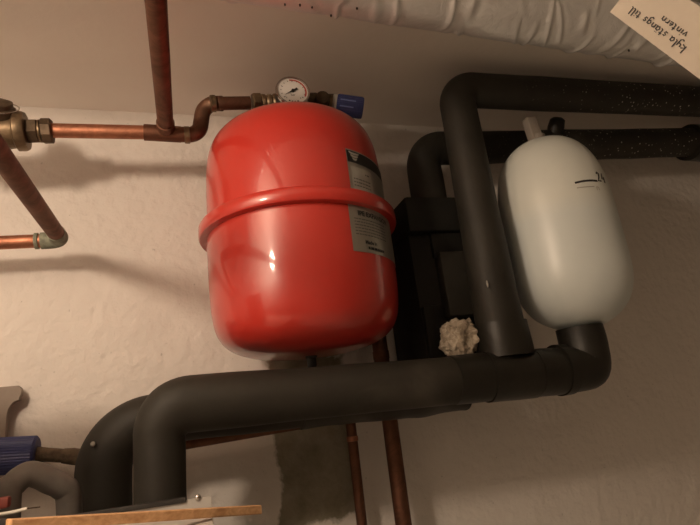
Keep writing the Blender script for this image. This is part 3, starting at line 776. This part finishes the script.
# ------------------------------------------------------------------ boiler casing at the lower left
DPN = .372
zp = P(160, 504, DPN).z; cxr = P(211.5, 505, DPN).x; zl = P(190, 514, DPN + .01).z
ztop = 1.27; xL = cxr - .75
case = thing('boiler_casing', 'grey sheet-metal boiler casing at the bottom edge where the black pipes enter', 'boiler', V((cxr - .375, -.3, 0)))
b = BM(); box(b, (xL, -DPN + .004, 0), (cxr - .004, -.05, ztop), .003); obj('body', b, 'beige_metal', case)
b = BM(); box(b, (xL, -DPN, ztop - .06), (cxr, -DPN + .003, zp), .001); back = obj('rear_panel', b, 'grey_metal', case)
b = BM(); box(b, (xL, -.66, 0), (cxr - .001, -DPN, zl), .003); obj('front_housing', b, 'beige_metal', case)
b = BM(); xs_ = P(186, 500, DPN).x; box(b, (xL, -DPN - .004, zp - .003), (xs_, -DPN + .007, zp + .004), .0015); obj('edge_seal', b, 'rubber', case)
sc = P(198, 497.5, DPN); b = BM(); lathe(b, sc, (0, -1, 0), [(.0045, -.001), (.0045, .0015), (.003, .003), (0, .0034)], 16); obj('screw', b, 'chrome', case)
cbx = P(-22, 460, .5).x
b = BM(); box(b, (xL, -.60, zl - .001), (-.335, -.42, 1.70), .006); obj('added_shadow_box', b, 'grey_metal', case)  # unseen box added to cast the shadow on the lower-left wall

# stick lying on the casing
zs = zl + .0062
k0, k1 = P(259, 509.5, .42), P(15, 525, .60)
print('STICK', k0, k1, zl, zp)
ks = BM(); kd = (k1 - k0).normalized(); kside = V((0, 0, 1)).cross(kd).normalized(); kl = (k1 - k0).length * 1.02
hw, hh = .007, .006
vs = [ks.verts.new(k0 + kd * t + kside * s * hw + V((0, 0, 1)) * u * hh) for t in (0, kl) for s in (-1, 1) for u in (-1, 1)]
for q in ((0, 1, 3, 2), (4, 6, 7, 5), (0, 4, 5, 1), (2, 3, 7, 6), (0, 2, 6, 4), (1, 5, 7, 3)): ks.faces.new([vs[i] for i in q])
bmesh.ops.bevel(ks, geom=ks.edges[:], offset=.0012, segments=1, affect='EDGES')
o = obj('wooden_stick', ks, 'wood', None, 30, base=k0); tag(o, 'thin raw pine stick lying on the boiler casing, its end jutting out', 'stick')

# grey hose arch
hd = .345
hpts = [(7, 560), (7, 500), (14, 484), (28, 474), (40, 476), (50, 481), (62, 487), (69, 500), (70, 530)]
hp3 = [P(x, y, hd - .05 * i / 8) for i, (x, y) in enumerate(hpts)]
hp3[0].z = min(hp3[0].z, ztop - .0); hp3[-1].z = ztop - .0
hs = []
for i in range(len(hp3) - 1):
    a, b_, c, d_ = hp3[max(i - 1, 0)], hp3[i], hp3[i + 1], hp3[min(i + 2, len(hp3) - 1)]
    for k in range(6):
        t = k / 6; hs.append(.5 * (2 * b_ + (c - a) * t + (2 * a - 5 * b_ + 4 * c - d_) * t * t + (3 * b_ - a - 3 * c + d_) * t ** 3))
hs.append(hp3[-1])
b = BM(); tube(b, hs, .0178, 28); o = obj('grey_hose', b, 'hose', None, base=hp3[-1]); tag(o, 'grey rubber hose bent in an arch below the blue cap', 'hose')

# dark dome, red lever and wire end in the corner
dc = P(-11, 530, .435); DR_ = .045
b = BM(); lathe(b, V((dc.x, dc.y, zl)), (0, 0, 1), [(DR_, 0), (DR_, .012), (DR_ * .9, .022), (DR_ * .65, .032), (DR_ * .33, .037), (0, .038)], 36)
o = obj('rubber_cap', b, 'rubber', None, base=V((dc.x, dc.y, zl))); tag(o, 'dark rounded rubber cap in the bottom left corner of the photo', 'cap')
rc = P(2, 503, .40); b = BM(); box(b, (rc.x - .03, rc.y - .004, rc.z - .007), (rc.x + .008, rc.y + .012, rc.z + .007), .003); lathe(b, (rc.x - .012, rc.y + .004, zl), (0, 0, 1), [(.006, 0), (.006, rc.z - zl)], 16)
o = obj('red_lever', b, 'red_plastic', None, base=rc); tag(o, 'small dull red lever at the left edge below the grey hose', 'lever')
wz = .004; y_ = .42
wp = [P(-10, 516, .42), P(14, 512, .42), P(27, 508.5, .42)]
wi = thing('cable_end', 'white cable with bare wire tip under the grey hose arch', 'cable', wp[0])
b = BM(); tube(b, wp, .0022, 10); obj('sheath', b, 'wire', wi); b = BM(); tube(b, [wp[2], P(40, 507, .41)], .0008, 8); obj('bare_wire', b, 'brass_dark', wi)

# ------------------------------------------------------------------ light: one bare warm bulb left of the camera below the ceiling
ld = bpy.data.lights.new('ceiling_bulb', 'POINT'); ld.energy = 22.5; ld.color = (1, .77, .57); ld.shadow_soft_size = .055
lo = bpy.data.objects.new('ceiling_bulb', ld); COL.objects.link(lo); lo.location = (-.57, -1.06, 1.98)
w = bpy.data.worlds.new('world'); S.world = w; w.use_nodes = True
w.node_tree.nodes['Background'].inputs[0].default_value = (.5, .4, .33, 1); w.node_tree.nodes['Background'].inputs[1].default_value = .0

S.view_settings.view_transform = 'Standard'; S.view_settings.look = 'None'; S.view_settings.gamma = 1
S.view_settings.use_curve_mapping = False; S.view_settings.exposure = 0
